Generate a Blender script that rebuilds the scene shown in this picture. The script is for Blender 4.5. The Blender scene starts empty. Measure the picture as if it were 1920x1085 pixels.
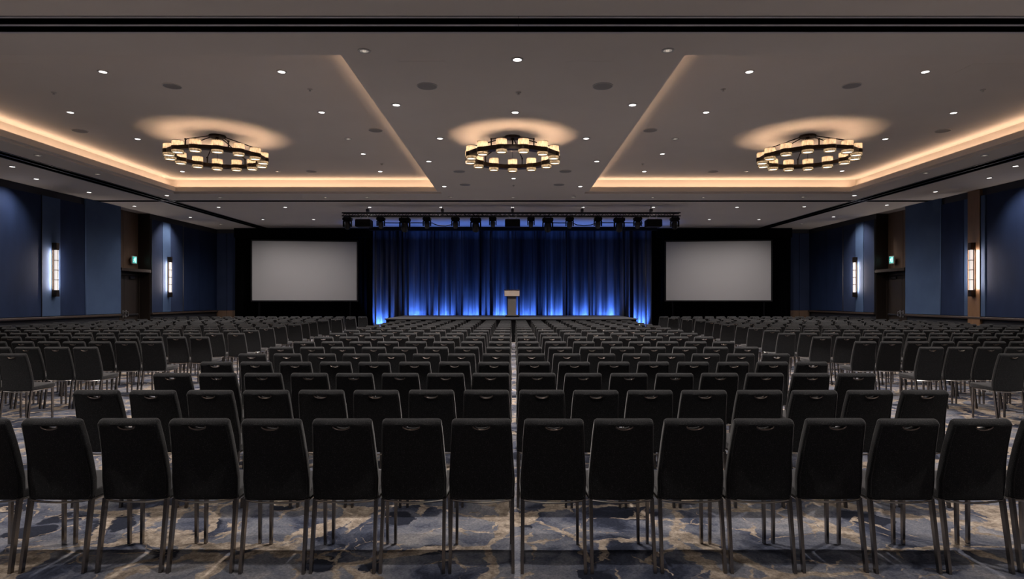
import bpy, bmesh, math, random
from mathutils import Vector, Matrix

random.seed(7)
PI = math.pi
sc = bpy.context.scene
COL = sc.collection

# ------------------------------------------------------------------ camera, world, exposure
F = 1150.0            # focal length in pixels of the 1920 wide frame
CX, CY = 962.0, 560.0 # vanishing point
H = 1.65
cam_d = bpy.data.cameras.new('camera')
cam_d.sensor_width = 36.0
cam_d.lens = 36.0 * F / 1920.0
cam_d.shift_x = -(CX - 960.0) / 1920.0
cam_d.shift_y = (CY - 542.5) / 1920.0
cam_d.clip_end = 200
cam = bpy.data.objects.new('camera', cam_d)
COL.objects.link(cam)
cam.location = (0, 0, H)
cam.rotation_euler = (PI / 2, 0, 0)
sc.camera = cam

w = bpy.data.worlds.new('world')
sc.world = w
w.use_nodes = True
w.node_tree.nodes['Background'].inputs[0].default_value = (0.02, 0.02, 0.025, 1)
w.node_tree.nodes['Background'].inputs[1].default_value = 0.3

sc.view_settings.view_transform = 'Standard'
sc.view_settings.look = 'None'
sc.view_settings.gamma = 1.0
sc.view_settings.use_curve_mapping = False
sc.view_settings.exposure = 0.0
cy = sc.cycles
cy.use_denoising = True
cy.use_light_tree = True
cy.max_bounces = 6
cy.diffuse_bounces = 4
cy.glossy_bounces = 3
cy.transmission_bounces = 3
cy.sample_clamp_indirect = 2.0
cy.caustics_reflective = False
cy.caustics_refractive = False

# light levels (watts)
P_DOWN = 435.0       # recessed downlight
P_WALL = 300.0       # downlight by a side wall
P_COVE = 2.8       # watts per metre of cove strip
P_BULB = 3.7        # chandelier bulb
P_UP = 4300.0        # blue uplight at the drape foot
P_SCONCE = 16.0
DOWN_COL = (1.0, 0.91, 0.85)
COVE_COL = (1.0, 0.66, 0.44)
BULB_COL = (1.0, 0.66, 0.43)
UP_COL = (0.09, 0.24, 1.0)

ZC = 5.0     # lower ceiling
ZT = 5.48    # tray ceiling
def at_z(px, py, z):
    d = F * (z - H) / (CY - py)
    return (px - CX) / F * d, d

# ------------------------------------------------------------------ materials
def mat(name, col=(0.5, 0.5, 0.5), rough=0.6, metal=0.0, spec=0.5, emit=None, es=0.0, sheen=0.0):
    m = bpy.data.materials.new(name)
    m.use_nodes = True
    b = m.node_tree.nodes['Principled BSDF']
    b.inputs['Base Color'].default_value = (*col, 1)
    b.inputs['Roughness'].default_value = rough
    b.inputs['Metallic'].default_value = metal
    b.inputs['Specular IOR Level'].default_value = spec
    if sheen:
        b.inputs['Sheen Weight'].default_value = sheen
        b.inputs['Sheen Roughness'].default_value = 0.4
    if emit:
        b.inputs['Emission Color'].default_value = (*emit, 1)
        b.inputs['Emission Strength'].default_value = es
    return m

def nodes(m):
    nt = m.node_tree
    return nt, nt.nodes, nt.links, nt.nodes['Principled BSDF']

def ramp(nt, stops, interp='LINEAR'):
    r = nt.nodes.new('ShaderNodeValToRGB')
    r.color_ramp.interpolation = interp
    el = r.color_ramp.elements
    while len(el) > 1:
        el.remove(el[-1])
    el[0].position = stops[0][0]; el[0].color = (*stops[0][1], 1)
    for p, c in stops[1:]:
        e = el.new(p); e.color = (*c, 1)
    return r

def noise_node(nt, vec, scale, detail=4, rough=0.5, dist=0.0):
    n = nt.nodes.new('ShaderNodeTexNoise')
    n.inputs['Scale'].default_value = scale
    n.inputs['Detail'].default_value = detail
    n.inputs['Roughness'].default_value = rough
    n.inputs['Distortion'].default_value = dist
    nt.links.new(vec, n.inputs['Vector'])
    return n

def coord(nt, scale=(1, 1, 1), out='Object'):
    tc = nt.nodes.new('ShaderNodeTexCoord')
    mp = nt.nodes.new('ShaderNodeMapping')
    mp.inputs['Scale'].default_value = scale
    nt.links.new(tc.outputs[out], mp.inputs['Vector'])
    return mp.outputs['Vector']

def mixc(nt, fac, a, b):
    n = nt.nodes.new('ShaderNodeMix')
    n.data_type = 'RGBA'
    for s, v in ((n.inputs[0], fac), (n.inputs[6], a), (n.inputs[7], b)):
        if isinstance(v, tuple):
            s.default_value = (*v, 1)
        elif isinstance(v, float):
            s.default_value = v
        else:
            nt.links.new(v, s)
    return n.outputs[2]

def mottled(name, c1, c2, scale, rough=0.8, stretch=(1, 1, 1), bump=0.0, bscale=200, **k):
    m = mat(name, c1, rough, **k)
    nt, N, L, b = nodes(m)
    v = coord(nt, stretch)
    n = noise_node(nt, v, scale, 5, 0.6)
    r = ramp(nt, [(0.3, c1), (0.7, c2)])
    L.new(n.outputs['Fac'], r.inputs[0])
    L.new(r.outputs[0], b.inputs['Base Color'])
    if bump:
        n2 = noise_node(nt, v, bscale, 2)
        bp = N.new('ShaderNodeBump')
        bp.inputs['Strength'].default_value = bump
        bp.inputs['Distance'].default_value = 0.002
        L.new(n2.outputs['Fac'], bp.inputs['Height'])
        L.new(bp.outputs[0], b.inputs['Normal'])
    return m

def carpet_mat():
    m = mat('carpet', (0.1, 0.1, 0.12), 0.95, spec=0.15)
    nt, N, L, b = nodes(m)
    v = coord(nt)
    # warp the plane
    nz = noise_node(nt, v, 1.3, 4, 0.55)
    sub = N.new('ShaderNodeVectorMath'); sub.operation = 'MULTIPLY_ADD'
    L.new(nz.outputs['Color'], sub.inputs[0])
    sub.inputs[1].default_value = (0.55, 0.55, 0)
    L.new(v, sub.inputs[2])
    nz2 = noise_node(nt, v, 9, 4, 0.6)
    sub2 = N.new('ShaderNodeVectorMath'); sub2.operation = 'MULTIPLY_ADD'
    L.new(nz2.outputs['Color'], sub2.inputs[0])
    sub2.inputs[1].default_value = (0.10, 0.10, 0)
    L.new(sub.outputs[0], sub2.inputs[2])
    # ground tone, in brushed patches
    vs = coord(nt, (0.55, 1.5, 1))
    n0 = noise_node(nt, sub2.outputs[0], 1.5, 7, 0.68, 0.6)
    r1 = ramp(nt, [(0.37, (0.026, 0.031, 0.052)), (0.43, (0.060, 0.070, 0.108)), (0.50, (0.135, 0.145, 0.185)),
                   (0.57, (0.20, 0.205, 0.235)), (0.66, (0.34, 0.325, 0.33))])
    L.new(n0.outputs['Fac'], r1.inputs[0])
    # dark navy blotches from voronoi cells
    vo = N.new('ShaderNodeTexVoronoi'); vo.inputs['Scale'].default_value = 2.3
    L.new(sub2.outputs[0], vo.inputs['Vector'])
    sx = N.new('ShaderNodeSeparateColor'); L.new(vo.outputs['Color'], sx.inputs[0])
    r2 = ramp(nt, [(0.50, (0, 0, 0)), (0.52, (1, 1, 1))])
    L.new(sx.outputs[0], r2.inputs[0])
    g2 = ramp(nt, [(0.30, (1, 1, 1)), (0.335, (0, 0, 0))])
    L.new(vo.outputs['Distance'], g2.inputs[0])
    mu = N.new('ShaderNodeMath'); mu.operation = 'MULTIPLY'
    L.new(r2.outputs[0], mu.inputs[0]); L.new(g2.outputs[0], mu.inputs[1])
    c = mixc(nt, mu.outputs[0], r1.outputs[0], (0.022, 0.026, 0.042))
    # tan brush lines: two nets of different size whose width wanders
    def veins(c, scale, w0, w1, wn, seed):
        mp = N.new('ShaderNodeMapping'); mp.inputs['Location'].default_value = (seed, seed * 0.7, 0)
        L.new(sub2.outputs[0], mp.inputs['Vector'])
        ve = N.new('ShaderNodeTexVoronoi'); ve.feature = 'DISTANCE_TO_EDGE'
        ve.inputs['Scale'].default_value = scale
        L.new(mp.outputs[0], ve.inputs['Vector'])
        nw = noise_node(nt, sub2.outputs[0], wn, 5, 0.7)
        mw = N.new('ShaderNodeMath'); mw.operation = 'MULTIPLY_ADD'
        mw.inputs[1].default_value = w1; mw.inputs[2].default_value = w0
        L.new(nw.outputs['Fac'], mw.inputs[0])
        ad = N.new('ShaderNodeMath'); ad.operation = 'ADD'
        L.new(ve.outputs['Distance'], ad.inputs[0]); L.new(mw.outputs[0], ad.inputs[1])
        r3 = ramp(nt, [(0.010, (1, 1, 1)), (0.022, (0, 0, 0))])
        L.new(ad.outputs[0], r3.inputs[0])
        nt3 = noise_node(nt, v, 11, 4, 0.7)
        tan = ramp(nt, [(0.32, (0.17, 0.14, 0.115)), (0.5, (0.37, 0.305, 0.245)), (0.68, (0.58, 0.49, 0.40))])
        L.new(nt3.outputs['Fac'], tan.inputs[0])
        return mixc(nt, r3.outputs[0], c, tan.outputs[0])
    c = veins(c, 1.35, 0.150, -0.345, 1.6, 0.0)
    c = veins(c, 2.6, 0.175, -0.33, 2.6, 3.3)
    # pile speckle
    n4 = noise_node(nt, v, 60, 3, 0.7)
    r4 = ramp(nt, [(0.3, (0.62, 0.62, 0.62)), (0.7, (1.25, 1.25, 1.25))])
    L.new(n4.outputs['Fac'], r4.inputs[0])
    mm = N.new('ShaderNodeMix'); mm.data_type = 'RGBA'; mm.blend_type = 'MULTIPLY'
    mm.inputs[0].default_value = 1.0
    L.new(c, mm.inputs[6]); L.new(r4.outputs[0], mm.inputs[7])
    L.new(mm.outputs[2], b.inputs['Base Color'])
    return m

def fabric_mat(name, c, speck):
    m = mat(name, c, 0.85, spec=0.25, sheen=0.30)
    nt, N, L, b = nodes(m)
    v = coord(nt)
    n = noise_node(nt, v, 330, 1, 0.5)
    r = ramp(nt, [(0.0, c), (0.635, c), (0.73, speck)])
    L.new(n.outputs['Fac'], r.inputs[0])
    v2 = coord(nt, (1, 1, 0.25))
    n2 = noise_node(nt, v2, 160, 2, 0.6)
    r2 = ramp(nt, [(0.3, (0.75, 0.75, 0.75)), (0.7, (1.3, 1.3, 1.3))])
    L.new(n2.outputs['Fac'], r2.inputs[0])
    mm = N.new('ShaderNodeMix'); mm.data_type = 'RGBA'; mm.blend_type = 'MULTIPLY'
    mm.inputs[0].default_value = 1.0
    L.new(r.outputs[0], mm.inputs[6]); L.new(r2.outputs[0], mm.inputs[7])
    L.new(mm.outputs[2], b.inputs['Base Color'])
    bp = N.new('ShaderNodeBump'); bp.inputs['Strength'].default_value = 0.35
    bp.inputs['Distance'].default_value = 0.001
    L.new(n2.outputs['Fac'], bp.inputs['Height']); L.new(bp.outputs[0], b.inputs['Normal'])
    return m

M = {}
M['carpet'] = carpet_mat()
M['ceiling'] = mottled('ceiling_plaster', (0.76, 0.70, 0.64), (0.82, 0.76, 0.695), 0.35, 0.95, spec=0.1)
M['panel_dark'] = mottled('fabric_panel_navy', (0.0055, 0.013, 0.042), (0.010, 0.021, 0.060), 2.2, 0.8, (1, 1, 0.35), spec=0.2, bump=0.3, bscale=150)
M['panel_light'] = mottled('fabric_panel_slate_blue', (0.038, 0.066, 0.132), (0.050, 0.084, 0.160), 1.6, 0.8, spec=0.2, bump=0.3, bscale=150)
M['panel_mid'] = mottled('fabric_panel_blue', (0.012, 0.021, 0.053), (0.017, 0.028, 0.066), 1.6, 0.8, spec=0.2, bump=0.3, bscale=150)
M['wood'] = mottled('walnut_veneer', (0.085, 0.040, 0.018), (0.15, 0.075, 0.034), 6, 0.45, (6, 6, 0.4))
M['wood_light'] = mottled('honey_walnut_veneer', (0.13, 0.067, 0.032), (0.20, 0.108, 0.055), 6, 0.45, (6, 6, 0.4))
M['wood_dark'] = mottled('dark_walnut_veneer', (0.085, 0.053, 0.034), (0.135, 0.083, 0.053), 6, 0.45, (6, 6, 0.4))
M['door_wood'] = mottled('dark_door_wood', (0.012, 0.008, 0.006), (0.022, 0.014, 0.010), 6, 0.5, (6, 6, 0.4))
M['dark_wall'] = mat('dark_wainscot', (0.010, 0.011, 0.016), 0.6)
M['black'] = mat('matt_black', (0.004, 0.004, 0.005), 0.75, spec=0.2)
M['black_gloss'] = mat('satin_black', (0.005, 0.005, 0.006), 0.38)
M['black_cloth'] = mat('black_drape_cloth', (0.0028, 0.0028, 0.0035), 1.0, spec=0.05)
M['steel'] = mat('brushed_steel', (0.75, 0.75, 0.77), 0.33, 1.0)
M['track_alu'] = mat('track_aluminium', (0.62, 0.62, 0.66), 0.4, 0.1)
M['void'] = mat('track_slot_black', (0.0012, 0.0012, 0.0014), 0.9, spec=0.0)
M['chrome'] = mat('seat_frame_chrome', (0.48, 0.45, 0.43), 0.2, 1.0)
M['lamp_metal'] = mat('reflector_glint', (0.7, 0.65, 0.6), 0.15, 1.0, emit=(1.0, 0.85, 0.7), es=0.35)  # slight emission paints the bright glint on the gimbal metal
M['trim_metal'] = mat('dark_trim_metal', (0.10, 0.10, 0.11), 0.4, 0.9)
M['leg'] = mat('bronze_leg_metal', (0.25, 0.23, 0.215), 0.25, 1.0)
M['grip'] = mat('dark_grip_metal', (0.20, 0.165, 0.145), 0.32, 1.0)
M['bronze'] = mat('dark_bronze', (0.045, 0.032, 0.024), 0.38, 0.85)
M['fabric'] = fabric_mat('charcoal_chair_fabric', (0.0120, 0.0126, 0.0142), (0.10, 0.10, 0.105))
M['seat'] = fabric_mat('charcoal_seat_fabric', (0.022, 0.022, 0.024), (0.13, 0.13, 0.14))
M['white_trim'] = mat('white_trim', (0.62, 0.60, 0.58), 0.5)
M['lens'] = mat('lit_lens', (0.9, 0.9, 0.9), 0.4, emit=(1.0, 0.95, 0.92), es=5.0)
M['lens_dim'] = mat('dim_lens_glow', (0.25, 0.24, 0.23), 0.2, 0.6, emit=(1.0, 0.9, 0.8), es=0.18)  # faint glow painted in, the fitting itself gives no light
M['speaker'] = mat('speaker_grille', (0.31, 0.30, 0.295), 0.9)
M['detector'] = mat('detector_plastic', (0.55, 0.52, 0.49), 0.6)
M['screen'] = mat('projection_screen', (0.235, 0.23, 0.24), 0.9, spec=0.1)
M['stage_top'] = mottled('stage_carpet', (0.05, 0.05, 0.055), (0.07, 0.07, 0.075), 4, 0.9)
M['stage_skirt'] = mat('stage_skirt_cloth', (0.006, 0.006, 0.007), 1.0, spec=0.1)
M['lectern_top'] = mottled('lectern_tan', (0.72, 0.58, 0.47), (0.80, 0.65, 0.53), 5, 0.5)
M['lectern_body'] = mottled('lectern_grey', (0.17, 0.155, 0.14), (0.20, 0.18, 0.165), 5, 0.5)
M['emblem'] = mat('emblem', (0.78, 0.70, 0.62), 0.35)
M['rail'] = mat('rail_wood', (0.045, 0.032, 0.026), 0.35)
M['sign_box'] = mat('sign_box', (0.6, 0.56, 0.52), 0.5)
M['sign_green'] = mat('sign_green', (0.0, 0.3, 0.28), 0.5, emit=(0.03, 0.55, 0.50), es=0.75)
M['sign_white'] = mat('sign_white', (0.8, 0.9, 0.85), 0.5, emit=(0.55, 0.95, 0.85), es=0.9)
M['sconce_glass'] = mat('lit_sconce_glass', (0.9, 0.88, 0.85), 0.4, emit=(1.0, 0.90, 0.85), es=0.80)
M['led'] = mat('led_strip', (0.9, 0.8, 0.7), 0.5, emit=(1.0, 0.7, 0.45), es=1.0)
M['diffuser'] = mat('lit_diffuser', (0.9, 0.8, 0.65), 0.5, emit=(1.0, 0.76, 0.50), es=3.4)
M['bulb'] = mat('lit_bulb', (1, 0.9, 0.8), 0.4, emit=(1.0, 0.7, 0.42), es=8.0)
M['blue_lens'] = mat('blue_lens', (0.05, 0.1, 0.5), 0.3, emit=(0.1, 0.3, 1.0), es=5.0)
M['glass_dark'] = mat('dark_lens_glass', (0.01, 0.012, 0.02), 0.08)
M['cover'] = mat('ceiling_hatch', (0.55, 0.52, 0.49), 0.9)

def shade_mat():
    m = bpy.data.materials.new('woven_lamp_shade')
    m.use_nodes = True
    nt = m.node_tree; N = nt.nodes; L = nt.links
    N.remove(N['Principled BSDF'])
    out = N['Material Output']
    v = coord(nt, (1, 1, 0.12))
    n = noise_node(nt, v, 95, 3, 0.7)
    r = ramp(nt, [(0.3, (0.17, 0.145, 0.11)), (0.7, (0.46, 0.42, 0.355))])
    L.new(n.outputs['Fac'], r.inputs[0])
    tr = N.new('ShaderNodeBsdfTranslucent'); df = N.new('ShaderNodeBsdfDiffuse')
    L.new(r.outputs[0], tr.inputs[0]); L.new(r.outputs[0], df.inputs[0])
    mx = N.new('ShaderNodeMixShader'); mx.inputs[0].default_value = 0.38
    L.new(tr.outputs[0], mx.inputs[1]); L.new(df.outputs[0], mx.inputs[2])
    L.new(mx.outputs[0], out.inputs[0])
    return m
M['shade'] = shade_mat()

def drape_mat():
    m = mat('blue_black_velour', (0.10, 0.11, 0.14), 0.9, spec=0.1, sheen=0.2)
    nt, N, L, b = nodes(m)
    v = coord(nt, (1, 1, 0.03))
    n = noise_node(nt, v, 3.5, 4, 0.6)
    r = ramp(nt, [(0.35, (0.012, 0.013, 0.019)), (0.62, (0.085, 0.092, 0.115))])
    L.new(n.outputs['Fac'], r.inputs[0]); L.new(r.outputs[0], b.inputs['Base Color'])
    return m
M['drape'] = drape_mat()

# ------------------------------------------------------------------ mesh helpers
def link(name, bm, m, parent=None, smooth=False, loc=None):
    me = bpy.data.meshes.new(name)
    bmesh.ops.recalc_face_normals(bm, faces=bm.faces)
    bm.to_mesh(me); bm.free()
    ms = m if isinstance(m, (list, tuple)) else [m]
    for x in ms:
        me.materials.append(x)
    if smooth:
        for p in me.polygons:
            p.use_smooth = True
    o = bpy.data.objects.new(name, me)
    COL.objects.link(o)
    if parent:
        o.parent = parent
    if loc:
        o.location = loc
    return o

def BM(): return bmesh.new()

def box(bm, x0, x1, y0, y1, z0, z1, mi=0, bevel=0.0):
    vs = [bm.verts.new((x, y, z)) for x in (x0, x1) for y in (y0, y1) for z in (z0, z1)]
    idx = [(0, 1, 3, 2), (4, 6, 7, 5), (0, 4, 5, 1), (2, 3, 7, 6), (0, 2, 6, 4), (1, 5, 7, 3)]
    fs = []
    for q in idx:
        f = bm.faces.new([vs[i] for i in q]); f.material_index = mi; fs.append(f)
    if bevel:
        es = list({e for f in fs for e in f.edges})
        bmesh.ops.bevel(bm, geom=es, offset=bevel, segments=2, profile=0.5, affect='EDGES')
    return bm

def cyl(bm, c, r, h, n=24, axis='Z', r2=None, mi=0, caps=True):
    r2 = r if r2 is None else r2
    def P(a, rr, t):
        u, v = rr * math.cos(a), rr * math.sin(a)
        if axis == 'Z': return (c[0] + u, c[1] + v, c[2] + t)
        if axis == 'Y': return (c[0] + u, c[1] + t, c[2] + v)
        return (c[0] + t, c[1] + u, c[2] + v)
    a0 = [bm.verts.new(P(2 * PI * i / n, r, 0)) for i in range(n)]
    a1 = [bm.verts.new(P(2 * PI * i / n, r2, h)) for i in range(n)]
    for i in range(n):
        f = bm.faces.new((a0[i], a0[(i + 1) % n], a1[(i + 1) % n], a1[i])); f.material_index = mi
    if caps:
        f = bm.faces.new(a0); f.material_index = mi
        f = bm.faces.new(a1); f.material_index = mi
    return bm

def tube(bm, pts, r, n=8, closed=False, mi=0):
    pts = [Vector(p) for p in pts]
    rings = []
    K = len(pts)
    for i, p in enumerate(pts):
        a = pts[i - 1] if (i > 0 or closed) else p
        b = pts[(i + 1) % K] if (i < K - 1 or closed) else p
        t = (b - a).normalized()
        up = Vector((0, 0, 1)) if abs(t.z) < 0.95 else Vector((1, 0, 0))
        s = t.cross(up).normalized(); u = s.cross(t)
        rings.append([bm.verts.new(p + s * (r * math.cos(2 * PI * k / n)) + u * (r * math.sin(2 * PI * k / n))) for k in range(n)])
    rng = range(K) if closed else range(K - 1)
    for i in rng:
        A, B = rings[i], rings[(i + 1) % K]
        for k in range(n):
            f = bm.faces.new((A[k], A[(k + 1) % n], B[(k + 1) % n], B[k])); f.material_index = mi
    if not closed:
        for f_ in (rings[0], rings[-1]):
            f = bm.faces.new(f_); f.material_index = mi
    return bm

def bar(bm, p0, p1, wx, wy, mi=0, wx1=None, wy1=None):
    """square bar between two points, horizontal cross-section"""
    wx1 = wx if wx1 is None else wx1; wy1 = wy if wy1 is None else wy1
    r = []
    for p, a, b in ((p0, wx, wy), (p1, wx1, wy1)):
        r.append([bm.verts.new((p[0] + sx * a / 2, p[1] + sy * b / 2, p[2])) for sx, sy in ((-1, -1), (1, -1), (1, 1), (-1, 1))])
    for k in range(4):
        f = bm.faces.new((r[0][k], r[0][(k + 1) % 4], r[1][(k + 1) % 4], r[1][k])); f.material_index = mi
    for q in r:
        f = bm.faces.new(q); f.material_index = mi
    return bm

def annulus(bm, r0, r1, z0, z1, n=64, c=(0, 0)):
    R = []
    for r, z in ((r0, z0), (r1, z0), (r1, z1), (r0, z1)):
        R.append([bm.verts.new((c[0] + r * math.cos(2 * PI * i / n), c[1] + r * math.sin(2 * PI * i / n), z)) for i in range(n)])
    for k in range(4):
        A, B = R[k], R[(k + 1) % 4]
        for i in range(n):
            bm.faces.new((A[i], A[(i + 1) % n], B[(i + 1) % n], B[i]))
    return bm

def thing(name, label, cat, loc=(0, 0, 0), group=None, rz=0):
    o = bpy.data.objects.new(name, None)
    COL.objects.link(o)
    o.empty_display_size = 0.1
    o.location = loc; o.rotation_euler = (0, 0, rz)
    o['label'] = label; o['category'] = cat
    if group: o['group'] = group
    return o

def tag(o, label, cat, group=None):
    o['label'] = label; o['category'] = cat
    if group: o['group'] = group
    return o

def struct(o):
    o['kind'] = 'structure'
    return o

def light(kind, name, loc, energy, col, parent=None, rot=(0, 0, 0), **k):
    d = bpy.data.lights.new(name, kind)
    d.energy = energy; d.color = col
    for a, v in k.items():
        setattr(d, a, v)
    o = bpy.data.objects.new(name, d)
    COL.objects.link(o)
    o.location = loc; o.rotation_euler = rot
    if parent: o.parent = parent
    return o

ORD = ['zeroth', 'first', 'second', 'third', 'fourth', 'fifth', 'sixth', 'seventh', 'eighth', 'ninth', 'tenth', 'eleventh',
       'twelfth', 'thirteenth', 'fourteenth', 'fifteenth', 'sixteenth', 'seventeenth', 'eighteenth', 'nineteenth', 'twentieth']

# ------------------------------------------------------------------ room shell
XW, YB, YF = 14.3, 29.6, -6.0     # side walls, stage wall, wall behind the camera
D0, D1 = 22.25, 24.15             # door recess along the side walls
XR = 14.78                        # back of the recess

bm = BM(); box(bm, -15.2, 15.2, YF, YB + 0.4, -0.2, 0.0)
struct(link('floor', bm, M['carpet']))

# lower ceiling with holes for trays and tracks
TX0, TX1, TY0, TY1 = 2.27, 10.82, 8.43, 19.55
SX0, SX1 = 11.60, 12.12
CY0, CY1 = 7.27, 7.72
FY0, FY1 = 20.85, 21.12
holes = [(-TX1, -TX0, TY0, TY1), (TX0, TX1, TY0, TY1), (-SX1, -SX0, YF, YB), (SX0, SX1, YF, YB),
         (-XW, XW, CY0, CY1), (-XW, XW, FY0, FY1)]
def ceiling_mesh():
    xs = sorted({-15.2, 15.2} | {v for h in holes for v in h[:2]})
    ys = sorted({YF, YB + 0.4} | {v for h in holes for v in h[2:]})
    bm = BM(); cache = {}
    def V(x, y):
        if (x, y) not in cache: cache[(x, y)] = bm.verts.new((x, y, ZC))
        return cache[(x, y)]
    for i in range(len(xs) - 1):
        for j in range(len(ys) - 1):
            mx, my = (xs[i] + xs[i + 1]) / 2, (ys[j] + ys[j + 1]) / 2
            if any(h[0] < mx < h[1] and h[2] < my < h[3] for h in holes): continue
            bm.faces.new((V(xs[i], ys[j]), V(xs[i], ys[j + 1]), V(xs[i + 1], ys[j + 1]), V(xs[i + 1], ys[j])))
    # tray profiles
    def loop(x0, x1, y0, y1, z):
        return [bm.verts.new(p) for p in ((x0, y0, z), (x1, y0, z), (x1, y1, z), (x0, y1, z))]
    for (a, b_, c, d) in holes[:2]:
        prof = [(0, ZC), (0, ZC + 0.05), (-0.13, ZC + 0.05), (-0.13, ZC + 0.19), (-0.10, ZC + 0.19), (-0.10, ZC + 0.10),
                (0.24, ZC + 0.10), (0.24, ZT)]
        prev = None
        for off, z in prof:
            # negative offset steps into the opening
            lp = loop(a - off, b_ + off, c - off, d + off, z)
            if prev:
                for k in range(4):
                    bm.faces.new((prev[k], prev[(k + 1) % 4], lp[(k + 1) % 4], lp[k]))
            prev = lp
        bm.faces.new(prev)
    # slab above
    return bm
cl = struct(link('ceiling', ceiling_mesh(), M['ceiling']))
bm = BM(); box(bm, -15.4, 15.4, YF - 0.2, YB + 0.6, ZT + 0.12, ZT + 0.3)
struct(link('ceiling_slab', bm, M['dark_wall']))

# cove strips
for sgn, nm in ((-1, 'left'), (1, 'right')):
    x0, x1 = sorted((sgn * TX0, sgn * TX1))
    z = ZC + 0.125
    for (ax, ay, lx, ly) in (((x0 + x1) / 2, TY0 - 0.11, x1 - x0, 0.05), ((x0 + x1) / 2, TY1 + 0.11, x1 - x0, 0.05),
                             (x0 - 0.11, (TY0 + TY1) / 2, 0.05, TY1 - TY0), (x1 + 0.11, (TY0 + TY1) / 2, 0.05, TY1 - TY0)):
        L_ = max(lx, ly)
        z = ZC + 0.175
        inner = abs(ax) < 2.5 or ay < TY0      # dimmed strips, close behind the lip
        if inner:
            L_ *= 0.8; z = ZC + 0.125
            if abs(ax) < 2.5: ax += -0.09 if ax < 0 else 0.09
            else: ay += 0.09
        else:      # full strips stand a little clear of the cove wall
            if lx < ly: ax += 0.05 if ax < 0 else -0.05
            else: ay -= 0.05
        light('AREA', 'cove_strip_light', (ax, ay, z), P_COVE * L_, COVE_COL, cl, rot=(PI, 0, 0), shape='RECTANGLE', size=lx, size_y=ly)

# operable wall tracks
def track(name, x0, x1, y0, y1, along, nslots=2):
    bm = BM()
    if along == 'X':
        W = y1 - y0
        def seg(a, b, z0, z1, mi): box(bm, x0, x1, y0 + a * W, y0 + b * W, z0, z1, mi)
    else:
        W = x1 - x0
        def seg(a, b, z0, z1, mi): box(bm, x0 + a * W, x0 + b * W, y0, y1, z0, z1, mi)
    seg(0, 1, ZC + 0.28, ZC + 0.30, 0)
    seg(-0.01, 0, ZC + 0.0, ZC + 0.28, 0); seg(1, 1.01, ZC + 0.0, ZC + 0.28, 0)
    if nslots == 2:
        strips = ((0, 0.07), (0.455, 0.545), (0.93, 1))
    else:
        strips = ((0, 0.12), (0.90, 1))
    for u, v in strips:
        seg(u, v, ZC - 0.012, ZC - 0.004, 1)
        seg(u + 0.01, v - 0.01, ZC - 0.004, ZC + 0.28, 0)
    return struct(link(name, bm, [M['void'], M['track_alu'] if along == 'X' and nslots == 2 else M['trim_metal']]))
track('trim_1', -XW, 0.06, CY0, CY1, 'X')
track('trim_2', 0.064, XW, CY0, CY1, 'X')
track('trim_3', -XW, XW, FY0, FY1, 'X', 1)
def side_track(name, s):
    x0, x1 = sorted((s * SX0, s * SX1))
    return track(name, x0, x1, CY1 + 0.0, YB, 'Y')
side_track('trim_4', -1); side_track('trim_5', 1)

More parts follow.
